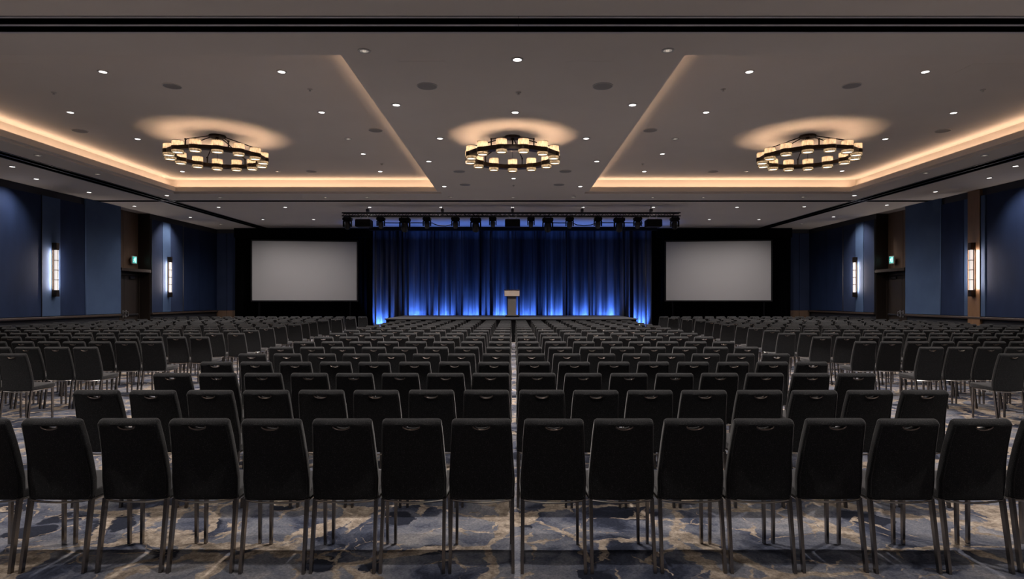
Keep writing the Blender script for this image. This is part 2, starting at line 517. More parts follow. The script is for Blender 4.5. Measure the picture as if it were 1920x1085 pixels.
# side walls
def wall(s, name):
    X = s * XW
    def bx(bm, a, b, y0, y1, z0, z1, mi=0, bevel=0):   # a,b = distance of faces from the room centre
        x0, x1 = sorted((s * a, s * b)); box(bm, x0, x1, y0, y1, z0, z1, mi, bevel)
    bm = BM()
    bx(bm, XW, 15.2, YF, D0, 0, ZC)
    bx(bm, XW, 15.2, D1, YB + 0.4, 0, ZC)
    bx(bm, XR, 15.2, D0, D1, 0, ZC)
    wl = struct(link(name, bm, M['dark_wall']))
    # recess lining: walnut over the doors, dark jambs
    bm = BM()
    bx(bm, XR - 0.03, XR, D0 + 0.02, (D0 + D1) / 2 - 0.010, 2.8, ZC)
    bx(bm, XR - 0.03, XR, (D0 + D1) / 2 + 0.010, D1 - 0.02, 2.8, ZC)
    link('wood_panel', bm, M['wood_dark'], wl)
    bm = BM()
    bx(bm, XW - 0.02, XR, D0, D0 + 0.03, 0, ZC); bx(bm, XW - 0.02, XR, D1 - 0.03, D1, 0, ZC)
    link('jamb', bm, M['door_wood'], wl)
    secs = []
    if s < 0:
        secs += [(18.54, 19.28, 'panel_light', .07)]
        secs += [(13.2, 18.52, 'panel_dark', .05), (7.8, 13.18, 'panel_dark', .05), (2.5, 7.78, 'panel_dark', .05), (-5.9, 2.48, 'panel_dark', .05)]
        secs += [(19.30, 20.41, 'panel_dark', .05)]
    else:
        secs += [(13.2, 18.48, 'panel_dark', .05), (7.8, 13.18, 'panel_dark', .05), (2.5, 7.78, 'panel_dark', .05), (-5.9, 2.48, 'panel_dark', .05)]
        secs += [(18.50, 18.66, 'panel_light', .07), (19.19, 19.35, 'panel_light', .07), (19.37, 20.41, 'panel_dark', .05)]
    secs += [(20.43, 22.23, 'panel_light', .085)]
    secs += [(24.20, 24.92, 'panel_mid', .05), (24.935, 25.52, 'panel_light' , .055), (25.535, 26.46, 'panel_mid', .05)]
    secs += [(26.52, 27.9, 'panel_dark', .03), (27.91, 29.55, 'panel_dark', .03)]
    for y0, y1, mt, t in secs:
        bm = BM()
        bx(bm, XW - t, XW, y0, y1, 1.12, 4.99 if t > .08 else 4.78)
        link('wall_panel', bm, M[mt], wl)
    if s > 0:
        bm = BM(); bx(bm, XW - 0.09, XW, 18.68, 19.17, 0.0, 4.99)
        link('wood_pilaster', bm, M['wood_light'], wl)
    # thin metal edges
    for y in (24.16, 26.48) + ((18.525,) if s < 0 else (18.67, 19.18)):
        bm = BM(); bx(bm, XW - (0.075 if y != 20.415 else 0.112), XW, y, y + 0.010, 1.10, 4.8)
        link('edge_trim', bm, M['trim_metal'], wl)
    # chair rail
    for (y0, y1) in ((YF, D0 - 0.02), (D1 + 0.02, YB)):
        bm = BM(); bx(bm, XW - 0.10, XW, y0, y1, 1.03, 1.10, bevel=0.012)
        bx(bm, XW - 0.03, XW, y0, y1, 0.0, 0.16)
        link('chair_rail', bm, M['rail'], wl)
    return wl
wall(-1, 'wall_left'); wall(1, 'wall_right')
bm = BM(); box(bm, -15.2, 15.2, YB, YB + 0.4, 0, ZC)
wf = struct(link('wall_front', bm, M['dark_wall']))
for s in (-1, 1):
    for a, b_, mt in ((13.25, 13.78, 'panel_mid'), (13.80, 14.28, 'panel_mid')):
        x0, x1 = sorted((s * a, s * b_))
        bm = BM(); box(bm, x0, x1, YB - 0.05, YB, 1.10, 4.8)
        link('wall_panel', bm, M[mt], wf)
        bm = BM(); box(bm, x0, x1, YB - 0.06, YB, 0.0, 1.09)
        link('wood_panel', bm, M['wood_dark'], wf)
bm = BM(); box(bm, -15.2, 15.2, YF - 0.3, YF, 0, ZC)
struct(link('wall_back', bm, M['panel_dark']))

# doors
def door(s, name):
    def bx(bm, a, b, y0, y1, z0, z1, bevel=0):
        x0, x1 = sorted((s * a, s * b)); box(bm, x0, x1, y0, y1, z0, z1, 0, bevel)
    yc = (D0 + D1) / 2
    bm = BM(); bx(bm, XR - 0.10, XR, D0 + 0.03, D0 + 0.10, 0, 2.62); bx(bm, XR - 0.10, XR, D1 - 0.10, D1 - 0.03, 0, 2.62); bx(bm, XR - 0.10, XR, D0 + 0.10, D1 - 0.10, 2.54, 2.62)
    dr = struct(link(name, bm, M['door_wood']))
    for y0, y1 in ((D0 + 0.105, yc - 0.004), (yc + 0.004, D1 - 0.105)):
        bm = BM(); bx(bm, XR - 0.07, XR - 0.005, y0, y1, 0.01, 2.535, 0.006)
        lf = link('door_leaf', bm, M['door_wood'], dr)
        bm = BM(); bx(bm, XR - 0.15, XR - 0.12, y0 + 0.08, y1 - 0.08, 1.02, 1.08, 0.008)
        bx(bm, XR - 0.13, XR - 0.065, y0 + 0.08, y0 + 0.14, 1.01, 1.09); bx(bm, XR - 0.13, XR - 0.065, y1 - 0.14, y1 - 0.08, 1.01, 1.09)
        link('push_bar', bm, M['trim_metal'], lf)
        yh = yc - 0.09 if y0 < yc - 0.5 else yc + 0.09
        bm = BM()
        bx(bm, XR - 0.09, XR - 0.068, yh - 0.03, yh + 0.03, 0.95, 1.22)
        tube(bm, [(s * (XR - 0.07), yh, 0.98), (s * (XR - 0.17), yh, 1.0), (s * (XR - 0.17), yh, 1.16), (s * (XR - 0.07), yh, 1.19)], 0.012, 8)
        link('door_handle', bm, M['steel'], lf)
        bm = BM(); bx(bm, XR - 0.13, XR - 0.07, (y0 + y1) / 2 - 0.14, (y0 + y1) / 2 + 0.14, 2.42, 2.50, 0.006)
        link('door_closer', bm, M['trim_metal'], lf)
    bm = BM(); bx(bm, 14.22, XR, D0 + 0.04, D1 - 0.04, 2.68, 2.79, 0.01)
    link('door_canopy', bm, M['bronze'], dr)
door(-1, 'door_1'); door(1, 'door_2')

# ------------------------------------------------------------------ exit signs
def exit_sign(s, side):
    t = thing('exit_sign', 'green lit running man exit sign above the dark double doors on the %s wall' % side, 'exit sign',
              (s * 14.62, 23.65, 3.15), 'exit signs above the doors', rz=(PI / 2 if s < 0 else -PI / 2))
    # built facing -Y in its own space; a bracket reaches back to the walnut panel
    bm = BM(); box(bm, -0.15, 0.15, -0.03, 0.03, -0.15, 0.15, 0, 0.008)
    link('housing', bm, M['sign_box'], t)
    bm = BM(); box(bm, -0.03, 0.03, 0.03, 0.13, -0.03, 0.03)
    link('bracket', bm, M['sign_box'], t)
    bm = BM(); box(bm, -0.125, 0.125, -0.036, -0.029, -0.125, 0.125)
    f = link('sign_face', bm, M['sign_green'], t)
    bm = BM()
    # doorway and running figure
    y0, y1 = -0.040, -0.035
    box(bm, 0.015, 0.085, y0, y1, -0.10, 0.10)
    def limb(p, q, wd):
        p = Vector((p[0], 0, p[1])); q = Vector((q[0], 0, q[1])); d = (q - p).normalized(); n = Vector((-d.z, 0, d.x)) * wd / 2
        vs = [bm.verts.new((v.x, y, v.z)) for y in (y0, y1) for v in (p - n, p + n, q + n, q - n)]
        for a in ((0, 1, 2, 3), (4, 5, 6, 7), (0, 1, 5, 4), (1, 2, 6, 5), (2, 3, 7, 6), (3, 0, 4, 7)):
            bm.faces.new([vs[i] for i in a])
    limb((-0.045, -0.02), (-0.03, 0.045), 0.036); limb((-0.03, 0.04), (0.0, 0.005), 0.016); limb((-0.03, 0.04), (-0.085, 0.02), 0.016)
    limb((-0.045, -0.015), (-0.01, -0.055), 0.02); limb((-0.01, -0.055), (-0.02, -0.10), 0.018); limb((-0.045, -0.015), (-0.09, -0.085), 0.02)
    cyl(bm, (-0.02, y0, 0.075), 0.018, y1 - y0, 12, 'Y')
    link('pictogram', bm, M['sign_white'], f)
    return t
exit_sign(-1, 'left'); exit_sign(1, 'right')

# ------------------------------------------------------------------ wall sconces
def sconce(s, y, label, wallface):
    t = thing('wall_sconce', label, 'wall lamp', (s * wallface, y, 1.72), 'tall bronze wall sconces', rz=(PI / 2 if s < 0 else -PI / 2))
    # local: -Y points into the room, X along the wall
    hgt = 1.66
    bm = BM(); box(bm, -0.085, 0.085, -0.035, 0.0, 0, hgt, 0, 0.004)
    link('back_plate', bm, M['bronze'], t)
    for z0, z1 in ((0, 0.20), (hgt - 0.22, hgt)):
        bm = BM(); box(bm, -0.065, 0.065, -0.135, -0.03, z0, z1, 0, 0.006)
        link('end_cap', bm, M['bronze'], t)
    bm = BM(); box(bm, -0.050, 0.050, -0.120, -0.05, 0.20, hgt - 0.22, 0, 0.01)
    g = link('glass_tube', bm, M['sconce_glass'], t)
    bm = BM()
    for z in (0.52, 0.82, 1.12):
        box(bm, -0.062, 0.062, -0.130, -0.03, z - 0.009, z + 0.009)
    box(bm, -0.004, 0.004, -0.127, -0.118, 0.2, hgt - 0.22)
    link('glass_bar', bm, M['bronze'], t)
    for sx in (-1, 1):
        light('AREA', 'sconce_glow', (sx * 0.080, -0.085, hgt / 2), P_SCONCE, (1.0, 0.86, 0.80), t, rot=(PI / 2, 0, -sx * 0.95), shape='RECTANGLE', size=0.03, size_y=1.2)
    return t
sconce(-1, 19.0, 'tall bronze wall sconce with white glass on the narrow slate blue panel', 14.23)
sconce(-1, 25.35, 'tall bronze sconce on the blue left wall just beyond the double doors', 14.245)
sconce(1, 18.92, 'tall bronze sconce glowing on the walnut pilaster of the right wall', 14.21)
sconce(1, 25.45, 'tall bronze sconce on blue right wall between doors and projection screen', 14.245)

# ------------------------------------------------------------------ downlights, speakers, detectors
def proto_downlight(dim):
    bm = BM()
    annulus(bm, 0.060, 0.085, -0.012, 0.0, 28)
    o = link('downlight', bm, M['white_trim'], None)
    bm = BM(); cyl(bm, (0, 0, -0.004), 0.061, 0.004, 24)
    link('lens', bm, M['lens_dim'] if dim else M['lens'], o)
    if dim:
        bm = BM(); cyl(bm, (0, 0, -0.014), 0.022, 0.010, 16, r2=0.030)
        link('gimbal_lamp', bm, M['lamp_metal'], o)
    return o
DL = {}
def put_downlight(px, py, z, label, kind):
    X, Y = at_z(px, py, z)
    dim = kind == 'dim'
    if dim not in DL:
        o = proto_downlight(dim); DL[dim] = o
    else:
        src = DL[dim]; o = src.copy(); COL.objects.link(o)
        for ch in src.children:
            if ch.type == 'LIGHT': continue
            c = ch.copy(); COL.objects.link(c); c.parent = o
    o.location = (X, Y, z)
    tag(o, label, 'downlight', 'recessed downlights in the ceiling')
    if not dim:
        e = P_WALL if kind == 'wall' else P_DOWN
        light('SPOT', 'lamp', (0, 0, -0.02), e * (0.22 if kind == 'narrow' else 1), DOWN_COL, o, rot=(0, math.radians(38) * (1 if X < 0 else -1) if kind == 'wall' else 0, 0),
              spot_size=math.radians({'wall': 84, 'narrow': 56, 'wide': 168}.get(kind, 125)), spot_blend=0.9, shadow_soft_size=0.05)
    return o

def row(pts, z, phrase, kinds=None):
    for i, p in enumerate(pts):
        k = 'lit'
        if len(p) == 3: k = p[2]
        n = len(pts)
        adj = 'unlit' if k == 'dim' else 'bright'
        pos = 'only one' if n == 1 else '%s from the left' % ORD[i + 1]
        put_downlight(p[0], p[1], z, '%s recessed ceiling downlight, %s %s' % (adj, pos, phrase), k)
row([(683, 95, 'dim'), (970, 111), (1252, 94, 'dim')], ZC, 'just behind the double track')
row([(743, 196), (966, 210), (1186, 196)], ZC, 'in the row before the middle chandelier')
row([(825, 259), (1099, 259)], ZC, 'in the pair flanking middle chandelier canopy')
row([(804, 302), (1119, 302)], ZC, 'in the pair flanking middle chandelier ring')
row([(833, 349), (963, 334), (1088, 349)], ZC, 'in the row beyond the middle chandelier')
row([(313, 366), (413, 370, 'dim'), (610, 370, 'dim'), (688, 370, 'dim'), (845, 369, 'dim'), (962, 370, 'dim'), (1075, 369, 'dim'), (1224, 370, 'dim'), (1319, 370, 'dim'), (1506, 369, 'dim'), (1602, 366)],
    ZC, 'in the row before the far track')
row([(252, 386, 'narrow'), (410, 388, 'wide'), (535, 388, 'wide'), (693, 388), (827, 388), (961, 388), (1093, 388), (1225, 388), (1382, 388, 'wide'), (1508, 387, 'wide'), (1663, 384, 'narrow')],
    ZC, 'in the row beyond the far track')
row([(357, 407, 'wall'), (493, 411, 'wide'), (588, 411, 'wide'), (1330, 411, 'wide'), (1423, 411, 'wide'), (1563, 406, 'wall')], ZC, 'in the row before the screens')
row([(414, 420, 'dim'), (1503, 419, 'dim')], ZC, 'in the pair nearest the stage wall')
row([(23, 312), (68, 335, 'wall'), (167, 360, 'narrow')], ZC, 'along the left wall')
row([(1754, 359, 'narrow'), (1855, 333, 'wall'), (1904, 311)], ZC, 'along the right wall')
row([(71, 291, 'dim'), (183, 326, 'dim')], ZC, 'between the left track and tray')
row([(1736, 324, 'dim'), (1846, 291, 'dim')], ZC, 'between the right track and tray')
row([(193, 134), (528, 134)], ZT, 'at the near end of left tray')
row([(132, 210), (603, 210)], ZT, 'before the chandelier in left tray')
row([(258, 260), (653, 260, 'dim'), (681, 288)], ZT, 'beside the chandelier in left tray')
row([(342, 321), (520, 321, 'dim'), (713, 321)], ZT, 'at the far end of left tray')
row([(1405, 134), (1735, 134)], ZT, 'at the near end of right tray')
row([(1324, 210), (1788, 211)], ZT, 'before the chandelier in right tray')
row([(1242, 288), (1266, 260, 'dim'), (1660, 260)], ZT, 'beside the chandelier in right tray')
row([(1208, 321), (1400, 321, 'dim'), (1579, 320)], ZT, 'at the far end of right tray')

# unseen rows of the same fittings above the frame, added to light front seats
for nm, Y in (('above the first rows of chairs', 5.7), ('above the space behind the first row', 2.9), ('behind the camera', 0.0), ('far behind the camera', -3.0)):
    xs = (-12.9, -8.4, -4.2, 0.05, 4.2, 8.4, 12.9)
    for i, x in enumerate(xs):
        src = DL[False]; o = src.copy(); COL.objects.link(o)
        for ch in src.children:
            if ch.type == 'LIGHT': continue
            c = ch.copy(); COL.objects.link(c); c.parent = o
        o.location = (x, Y, ZC)
        tag(o, 'added unseen recessed ceiling downlight, %s from the left %s' % (ORD[i + 1], nm), 'downlight', 'recessed downlights in the ceiling')
        light('SPOT', 'lamp', (0, 0, -0.02), P_DOWN * (1.0 if Y > 5 else 0.55), DOWN_COL, o, spot_size=math.radians(125 if Y > 5 else 95), spot_blend=0.8, shadow_soft_size=0.05)

SPK = None
def speaker(px, py, z, label, r=0.155):
    global SPK
    X, Y = at_z(px, py, z)
    if SPK is None:
        bm = BM(); cyl(bm, (0, 0, -0.008), 0.150, 0.008, 32)
        o = link('ceiling_speaker', bm, M['speaker'])
        bm = BM(); annulus(bm, 0.150, 0.162, -0.012, 0, 32)
        link('rim', bm, M['white_trim'], o)
        SPK = o
    else:
        o = SPK.copy(); COL.objects.link(o)
        for ch in SPK.children:
            c = ch.copy(); COL.objects.link(c); c.parent = o
    o.location = (X, Y, z)
    tag(o, label, 'speaker', 'round flush ceiling speakers')
speaker(801, 161, ZC, 'round grey ceiling speaker left of centre before the middle chandelier')
speaker(1130, 161, ZC, 'round grey ceiling speaker right of centre before the middle chandelier')
speaker(861, 321, ZC, 'round ceiling speaker below left of the middle chandelier ring')
speaker(1060, 321, ZC, 'round ceiling speaker below right of the middle chandelier ring')
speaker(872, 346, ZC, 'faint ceiling speaker left of centre before the lighting truss')
speaker(1048, 346, ZC, 'faint ceiling speaker right of centre before the lighting truss')
speaker(323, 161, ZT, 'round ceiling speaker in left tray before its chandelier')
speaker(1597, 160, ZT, 'round ceiling speaker in right tray before its chandelier')
speaker(150, 245, ZT, 'faint ceiling speaker in left tray beside the outer cove')
speaker(704, 244, ZT, 'faint ceiling speaker in left tray beside the inner edge')
speaker(1219, 244, ZT, 'faint ceiling speaker in right tray beside the inner edge')
speaker(1768, 245, ZT, 'faint ceiling speaker in right tray beside the outer cove')
speaker(584, 321, ZT, 'small ceiling speaker at the far end of left tray')
speaker(1337, 321, ZT, 'small ceiling speaker at the far end of right tray')

DET = None
for px, py, z, lb in ((101, 173, ZT, 'small ceiling sprinkler in left tray left of the speaker'), (581, 167, ZT, 'small ceiling sprinkler in left tray right of the speaker'),
                      (1356, 167, ZT, 'small ceiling sprinkler in right tray left of the speaker'), (1843, 168, ZT, 'small ceiling sprinkler in right tray right of the speaker'),
                      (972, 173, ZC, 'small ceiling sprinkler on the centre line before the middle chandelier'), (963, 347, ZC, 'small ceiling sprinkler on the centre line beyond the middle chandelier'),
                      (716, 307, ZT, 'small ceiling sprinkler at the far inner corner of left tray'), (1205, 307, ZT, 'small ceiling sprinkler at the far inner corner of right tray')):
    X, Y = at_z(px, py, z)
    if DET is None:
        bm = BM(); cyl(bm, (0, 0, -0.010), 0.045, 0.010, 20); cyl(bm, (0, 0, -0.035), 0.014, 0.026, 12); cyl(bm, (0, 0, -0.040), 0.022, 0.005, 12)
        DET = link('ceiling_sprinkler', bm, M['detector']); o = DET
    else:
        o = DET.copy(); COL.objects.link(o)
    o.location = (X, Y, z)
    tag(o, lb, 'sprinkler', 'ceiling sprinklers')

for x0, y0, x1, y1, z, lb in ((-1.62, 8.65, -0.95, 9.16, ZC, 'flush ceiling hatch left of centre by the double track'),
                              (0.75, 8.65, 1.42, 9.16, ZC, 'flush ceiling hatch right of centre by the double track'),
                              (-8.6, 10.0, -7.85, 10.7, ZT, 'flush ceiling hatch at the near outer corner of left tray'),
                              (7.5, 10.0, 8.3, 10.7, ZT, 'flush ceiling hatch at the near outer corner of right tray')):
    bm = BM(); box(bm, x0, x1, y0, y1, z - 0.003, z)
    tag(link('ceiling_hatch', bm, M['ceiling']), lb, 'ceiling hatch', 'flush ceiling hatches')

# ------------------------------------------------------------------ chandeliers
def chandelier(px, zc, d, n, R, sr, drop, label, phase):
    X = (px - CX) / F * d
    t = thing('chandelier', label, 'chandelier', (X, d, zc), 'round ring chandeliers with drum shades')
    cr = 0.165 * R / 0.885
    bm = BM(); cyl(bm, (0, 0, -0.035), cr, 0.035, 36); cyl(bm, (0, 0, -0.045), cr - 0.008, 0.010, 36)
    link('canopy', bm, M['bronze'], t)
    bm = BM(); tube(bm, [(0, 0, -0.04), (0, 0, -0.27)], 0.016, 10); cyl(bm, (0, 0, -0.075), 0.04, 0.03, 16); tube(bm, [(0, 0, -0.27), (0, 0, -drop - 0.08)], 0.004, 6)
    link('stem', bm, M['bronze'], t)
    hr = 0.043
    bm = BM(); annulus(bm, R - 0.078, R + 0.078, -drop - hr, -drop + hr, 96)
    link('ring', bm, M['bronze'], t)
    sh = None
    for k in range(n):
        a = phase + 2 * PI * k / n
        c = (R * math.cos(a), R * math.sin(a), -drop)
        if sh is None:
            bm = BM(); m_ = 28
            A = [[bm.verts.new((rr * math.cos(2 * PI * i / m_), rr * math.sin(2 * PI * i / m_), z)) for i in range(m_)] for rr, z in ((sr, -0.10), (sr, 0.165))]
            for i in range(m_):
                bm.faces.new((A[0][i], A[0][(i + 1) % m_], A[1][(i + 1) % m_], A[1][i]))
            s_ = link('lamp_shade', bm, M['shade'], t, smooth=True)
            bm = BM(); annulus(bm, sr - 0.002, sr + 0.004, 0.160, 0.167, m_); annulus(bm, sr - 0.002, sr + 0.004, -0.102, -0.095, m_)
            w1 = link('rim', bm, M['bronze'], s_)
            bm = BM(); annulus(bm, sr + 0.001, sr + 0.010, -hr, hr, m_)
            w2 = link('collar', bm, M['bronze'], s_)
            bm = BM(); cyl(bm, (0, 0, -0.080), sr - 0.008, 0.004, m_)
            w3 = link('diffuser', bm, M['diffuser'], s_)
            bm = BM(); bmesh.ops.create_uvsphere(bm, u_segments=12, v_segments=8, radius=0.022); 
            w4 = link('bulb', bm, M['bulb'], s_, smooth=True); w4.location = (0, 0, 0.046)
            sh = s_
        else:
            s_ = sh.copy(); COL.objects.link(s_); s_.parent = t
            for ch in sh.children:
                if ch.type == 'LIGHT': continue
                c2 = ch.copy(); COL.objects.link(c2); c2.parent = s_
        s_.location = c
        light('POINT', 'bulb_light', (0, 0, 0.088), P_BULB, BULB_COL, s_, shadow_soft_size=0.018)
        light('POINT', 'lower_shade_fill', (0, 0, -0.060), P_BULB * 0.22, BULB_COL, s_, shadow_soft_size=0.012)  # added fill for the shade below the ring; no bulb sits here
    for k in range(6):
        a = phase + 2 * PI * (k + 0.5) / 6 + 0.12
        # keep posts between shades
        st = 2 * PI / n
        a = phase + (round((a - phase) / st - 0.5) + 0.5) * st
        x, y = R * math.cos(a), R * math.sin(a)
        bm = BM(); bar(bm, (x, y, -drop), (x, y, -drop + 0.19), 0.022, 0.022); box(bm, x - 0.018, x + 0.018, y - 0.018, y + 0.018, -drop + 0.17, -drop + 0.20)
        link('post', bm, M['bronze'], t)
        bm = BM(); tube(bm, [(0.14 * math.cos(a), 0.14 * math.sin(a), -0.028), (x, y, -drop + 0.185)], 0.012, 8)
        link('support_rod', bm, M['bronze'], t)
    return t
chandelier(961, ZC, 12.67, 13, 0.885, 0.105, 0.44, 'dark bronze ring chandelier over the centre aisle, smallest of three', PI / 2)
chandelier(407.5, ZT, 14.4, 14, 1.005, 0.122, 0.52, 'large dark bronze ring chandelier with drum shades in left ceiling tray', PI / 2)
chandelier(1514.5, ZT, 14.4, 14, 1.005, 0.122, 0.52, 'large dark bronze ring chandelier with drum shades in right ceiling tray', PI / 2)

# ------------------------------------------------------------------ drapes and screens
def drape(name, x0, x1, y, z0, z1, m, depth, wl, label, group, seed):
    rnd = random.Random(seed)
    bm = BM(); dx = 0.025
    n = int((x1 - x0) / dx); nz = 10
    # irregular pleats: running phase with varying pitch and depth
    ph, amp = [0.0], []
    cur = wl; a = 1.0
    tgt, ta = wl, 1.0
    for i in range(n + 1):
        if i % 14 == 0:
            tgt = wl * rnd.uniform(0.55, 1.7); ta = rnd.uniform(0.35, 1.25)
        cur += (tgt - cur) * 0.12; a += (ta - a) * 0.12
        ph.append(ph[-1] + 2 * PI * dx / cur); amp.append(a)
    offs = [rnd.uniform(0, 6.28) for _ in range(4)]
    G = []
    for j in range(nz + 1):
        v = j / nz; z = z0 + (z1 - z0) * v
        rowv = []
        for i in range(n + 1):
            x = x0 + i * dx
            f = math.sin(ph[i] + 0.35 * math.sin(2.1 * v + offs[0])) + 0.35 * math.sin(2.3 * ph[i] + offs[1] + 0.5 * v)
            yy = y + depth * amp[i] * f * (0.80 + 0.20 * (1 - v)) + 0.03 * math.sin(x * 1.9 + offs[2])
            rowv.append(bm.verts.new((x, yy, z)))
        G.append(rowv)
    for j in range(nz):
        for i in range(n):
            bm.faces.new((G[j][i], G[j][i + 1], G[j + 1][i + 1], G[j + 1][i]))
    bmesh.ops.solidify(bm, geom=bm.faces[:], thickness=0.008)
    o = link(name, bm, m, smooth=True)
    return tag(o, label, 'curtain', group)
drape('stage_curtain', -6.62, 6.55, 28.96, 0.02, 4.9, M['drape'], 0.065, 0.28, 'tall pleated curtain washed in blue light behind the stage', None, 3)
drape('black_curtain', -13.22, -6.66, 29.20, 0.02, 4.78, M['black_cloth'], 0.04, 0.26, 'black pleated curtain behind the left projection screen', 'black masking curtains', 5)
drape('black_curtain', 6.60, 13.22, 29.20, 0.02, 4.78, M['black_cloth'], 0.04, 0.26, 'black pleated curtain behind the right projection screen', 'black masking curtains', 6)
bm = BM(); box(bm, -6.7, 6.7, 28.52, 28.80, 4.84, 4.995)
tag(link('curtain_track', bm, M['black']), 'black boxed curtain track along the ceiling above the blue curtain', 'curtain track')
for s, nm in ((-1, 'left'), (1, 'right')):
    x0, x1 = sorted((s * 6.75, s * 13.2))
    bm = BM(); box(bm, x0, x1, 29.0, 29.10, 4.55, 4.995)
    tag(link('valance', bm, M['black_cloth']), 'black valance above the %s projection screen' % nm, 'valance', 'black valances')

def screen(s, nm):
    if s < 0: p0, p1 = (-11.885, 27.95), (-7.25, 28.45)
    else: p0, p1 = ((1249 - CX) / F * 28.45, 28.45), ((1445.5 - CX) / F * 27.95, 27.95)
    v = Vector((p1[0] - p0[0], p1[1] - p0[1], 0)); L_ = v.length; ang = math.atan2(v.y, v.x)
    z0, z1 = 1.585, 4.29
    t = thing('projection_screen', 'blank grey projection screen on black legs, %s of the blue curtain' % nm, 'projection screen', (p0[0], p0[1], 0), 'projection screens', rz=ang)
    bm = BM(); box(bm, 0, L_, -0.012, 0.012, z0, z1)
    link('screen_surface', bm, M['screen'], t)
    bm = BM()
    box(bm, -0.06, 0.0, -0.03, 0.04, z0 - 0.06, z1 + 0.06); box(bm, L_, L_ + 0.06, -0.03, 0.04, z0 - 0.06, z1 + 0.06)
    box(bm, 0, L_, -0.03, 0.04, z0 - 0.06, z0); box(bm, 0, L_, -0.03, 0.04, z1, z1 + 0.06)
    link('frame', bm, M['black'], t)
    for x in (0.3, L_ - 0.3):
        bm = BM(); box(bm, x - 0.03, x + 0.03, 0.0, 0.05, 0.03, z0 - 0.05); box(bm, x - 0.03, x + 0.03, -0.4, 0.4, 0, 0.04)
        link('leg', bm, M['black_cloth'], t)
screen(-1, 'left'); screen(1, 'right')

# ------------------------------------------------------------------ stage, steps, lectern
SY0, SY1, SZ = 23.35, 28.05, 0.90
t = thing('stage', 'low black skirted stage platform in front of the blue curtain', 'stage', (-0.05, SY0, 0))
bm = BM(); box(bm, -4.85, 4.8, 0, SY1 - SY0, SZ - 0.04, SZ, 0, 0.008)
link('deck', bm, M['stage_top'], t)
bm = BM(); box(bm, -4.80, 4.75, 0.03, SY1 - SY0 - 0.03, 0, SZ - 0.04)
link('skirt', bm, M['stage_skirt'], t)
for s, nm in ((-1, 'left'), (1, 'right')):
    xe = -4.92 if s < 0 else 4.77
    t = thing('stage_steps', 'small black steps at the %s end of the stage' % nm, 'steps', (xe, 24.6, 0), 'steps beside the stage')
    for k in range(3):
        x0, x1 = sorted((s * (0.01 + 0.28 * k), s * (0.28 * (k + 1))))
        bm = BM(); box(bm, x0, x1, -0.6, 0.6, 0, 0.675 - 0.225 * k)
        link('step', bm, M['stage_skirt'], t)

t = thing('lectern', 'grey lectern with tan top box and gooseneck microphone standing on stage', 'lectern', ((960 - CX) / F * 25.3, 25.3, SZ))
bm = BM(); box(bm, -0.285, 0.285, -0.22, 0.22, 0.0, 0.07, 0, 0.01)
link('base', bm, M['black_gloss'], t)
bm = BM(); box(bm, -0.25, 0.25, -0.19, 0.19, 0.07, 0.095, 0, 0.005)
link('plinth', bm, M['lectern_body'], t)
bm = BM(); box(bm, -0.17, 0.17, -0.14, 0.14, 0.095, 0.86, 0, 0.01)
link('column', bm, M['lectern_body'], t)
bm = BM()
vs = []
box(bm, -0.31, 0.31, -0.24, 0.22, 0.86, 1.10, 0, 0.008)
link('top_box', bm, M['lectern_top'], t)
bm = BM(); box(bm, -0.33, 0.33, -0.26, 0.25, 1.10, 1.125, 0, 0.006)
link('reading_board', bm, M['bronze'], t)
bm = BM()
tube(bm, [(0.085 * math.cos(a) - 0.0, -0.243, 0.98 + 0.05 * math.sin(a)) for a in [2 * PI * k / 28 for k in range(28)]], 0.004, 6, closed=True)
tube(bm, [(-0.06 + 0.012 * k, -0.243, 0.965 + 0.022 * math.sin(k * 0.75)) for k in range(12)], 0.006, 6)
tube(bm, [(-0.035 + 0.012 * k, -0.243, 0.995 + 0.012 * math.sin(k * 0.6 + 1)) for k in range(8)], 0.005, 6)
link('emblem', bm, M['emblem'], t)
bm = BM()
tube(bm, [(0, 0.12, 1.12), (0, 0.11, 1.22), (0, 0.06, 1.29), (0, 0.01, 1.31)], 0.007, 8)
tube(bm, [(0, 0.01, 1.31), (0, -0.05, 1.315)], 0.016, 10); cyl(bm, (0, 0.12, 1.12), 0.03, 0.02, 16)
link('microphone', bm, M['black_gloss'], t)

# ------------------------------------------------------------------ blue uplights along the curtain foot
UPX = [715, 780, 832, 885, 938, 987, 1040, 1093, 1140, 1201]
for i, px in enumerate(UPX):
    X = (px - CX) / F * 28.8
    t = thing('uplight', 'small black blue-beamed uplight, %s from the left along the curtain foot' % ORD[i + 1], 'uplight', (X, 28.62, 0), 'blue uplights along the curtain foot')
    bm = BM(); box(bm, -0.09, 0.09, -0.08, 0.08, 0, 0.015); box(bm, -0.10, -0.09, -0.02, 0.02, 0, 0.14); box(bm, 0.09, 0.10, -0.02, 0.02, 0, 0.14)
    link('bracket', bm, M['black'], t)
    bm = BM(); cyl(bm, (0, 0, 0.03), 0.07, 0.14, 20, r2=0.08)
    link('can', bm, M['black'], t)
    bm = BM(); cyl(bm, (0, 0, 0.165), 0.07, 0.006, 20)
    link('lens', bm, M['blue_lens'], t)
    light('SPOT', 'beam', (0, 0, 0.19), P_UP * (0.6 if i in (0, 9) else 1.0), UP_COL, t, rot=(PI - math.radians(44), 0, 0), spot_size=math.radians(90), spot_blend=1.0, shadow_soft_size=0.04)
    light('SPOT', 'ceiling_spill', (0, -0.02, 0.19), P_UP * 0.075, UP_COL, t, rot=(PI + math.radians(15), 0, 0), spot_size=math.radians(40), spot_blend=1.0, shadow_soft_size=0.04)

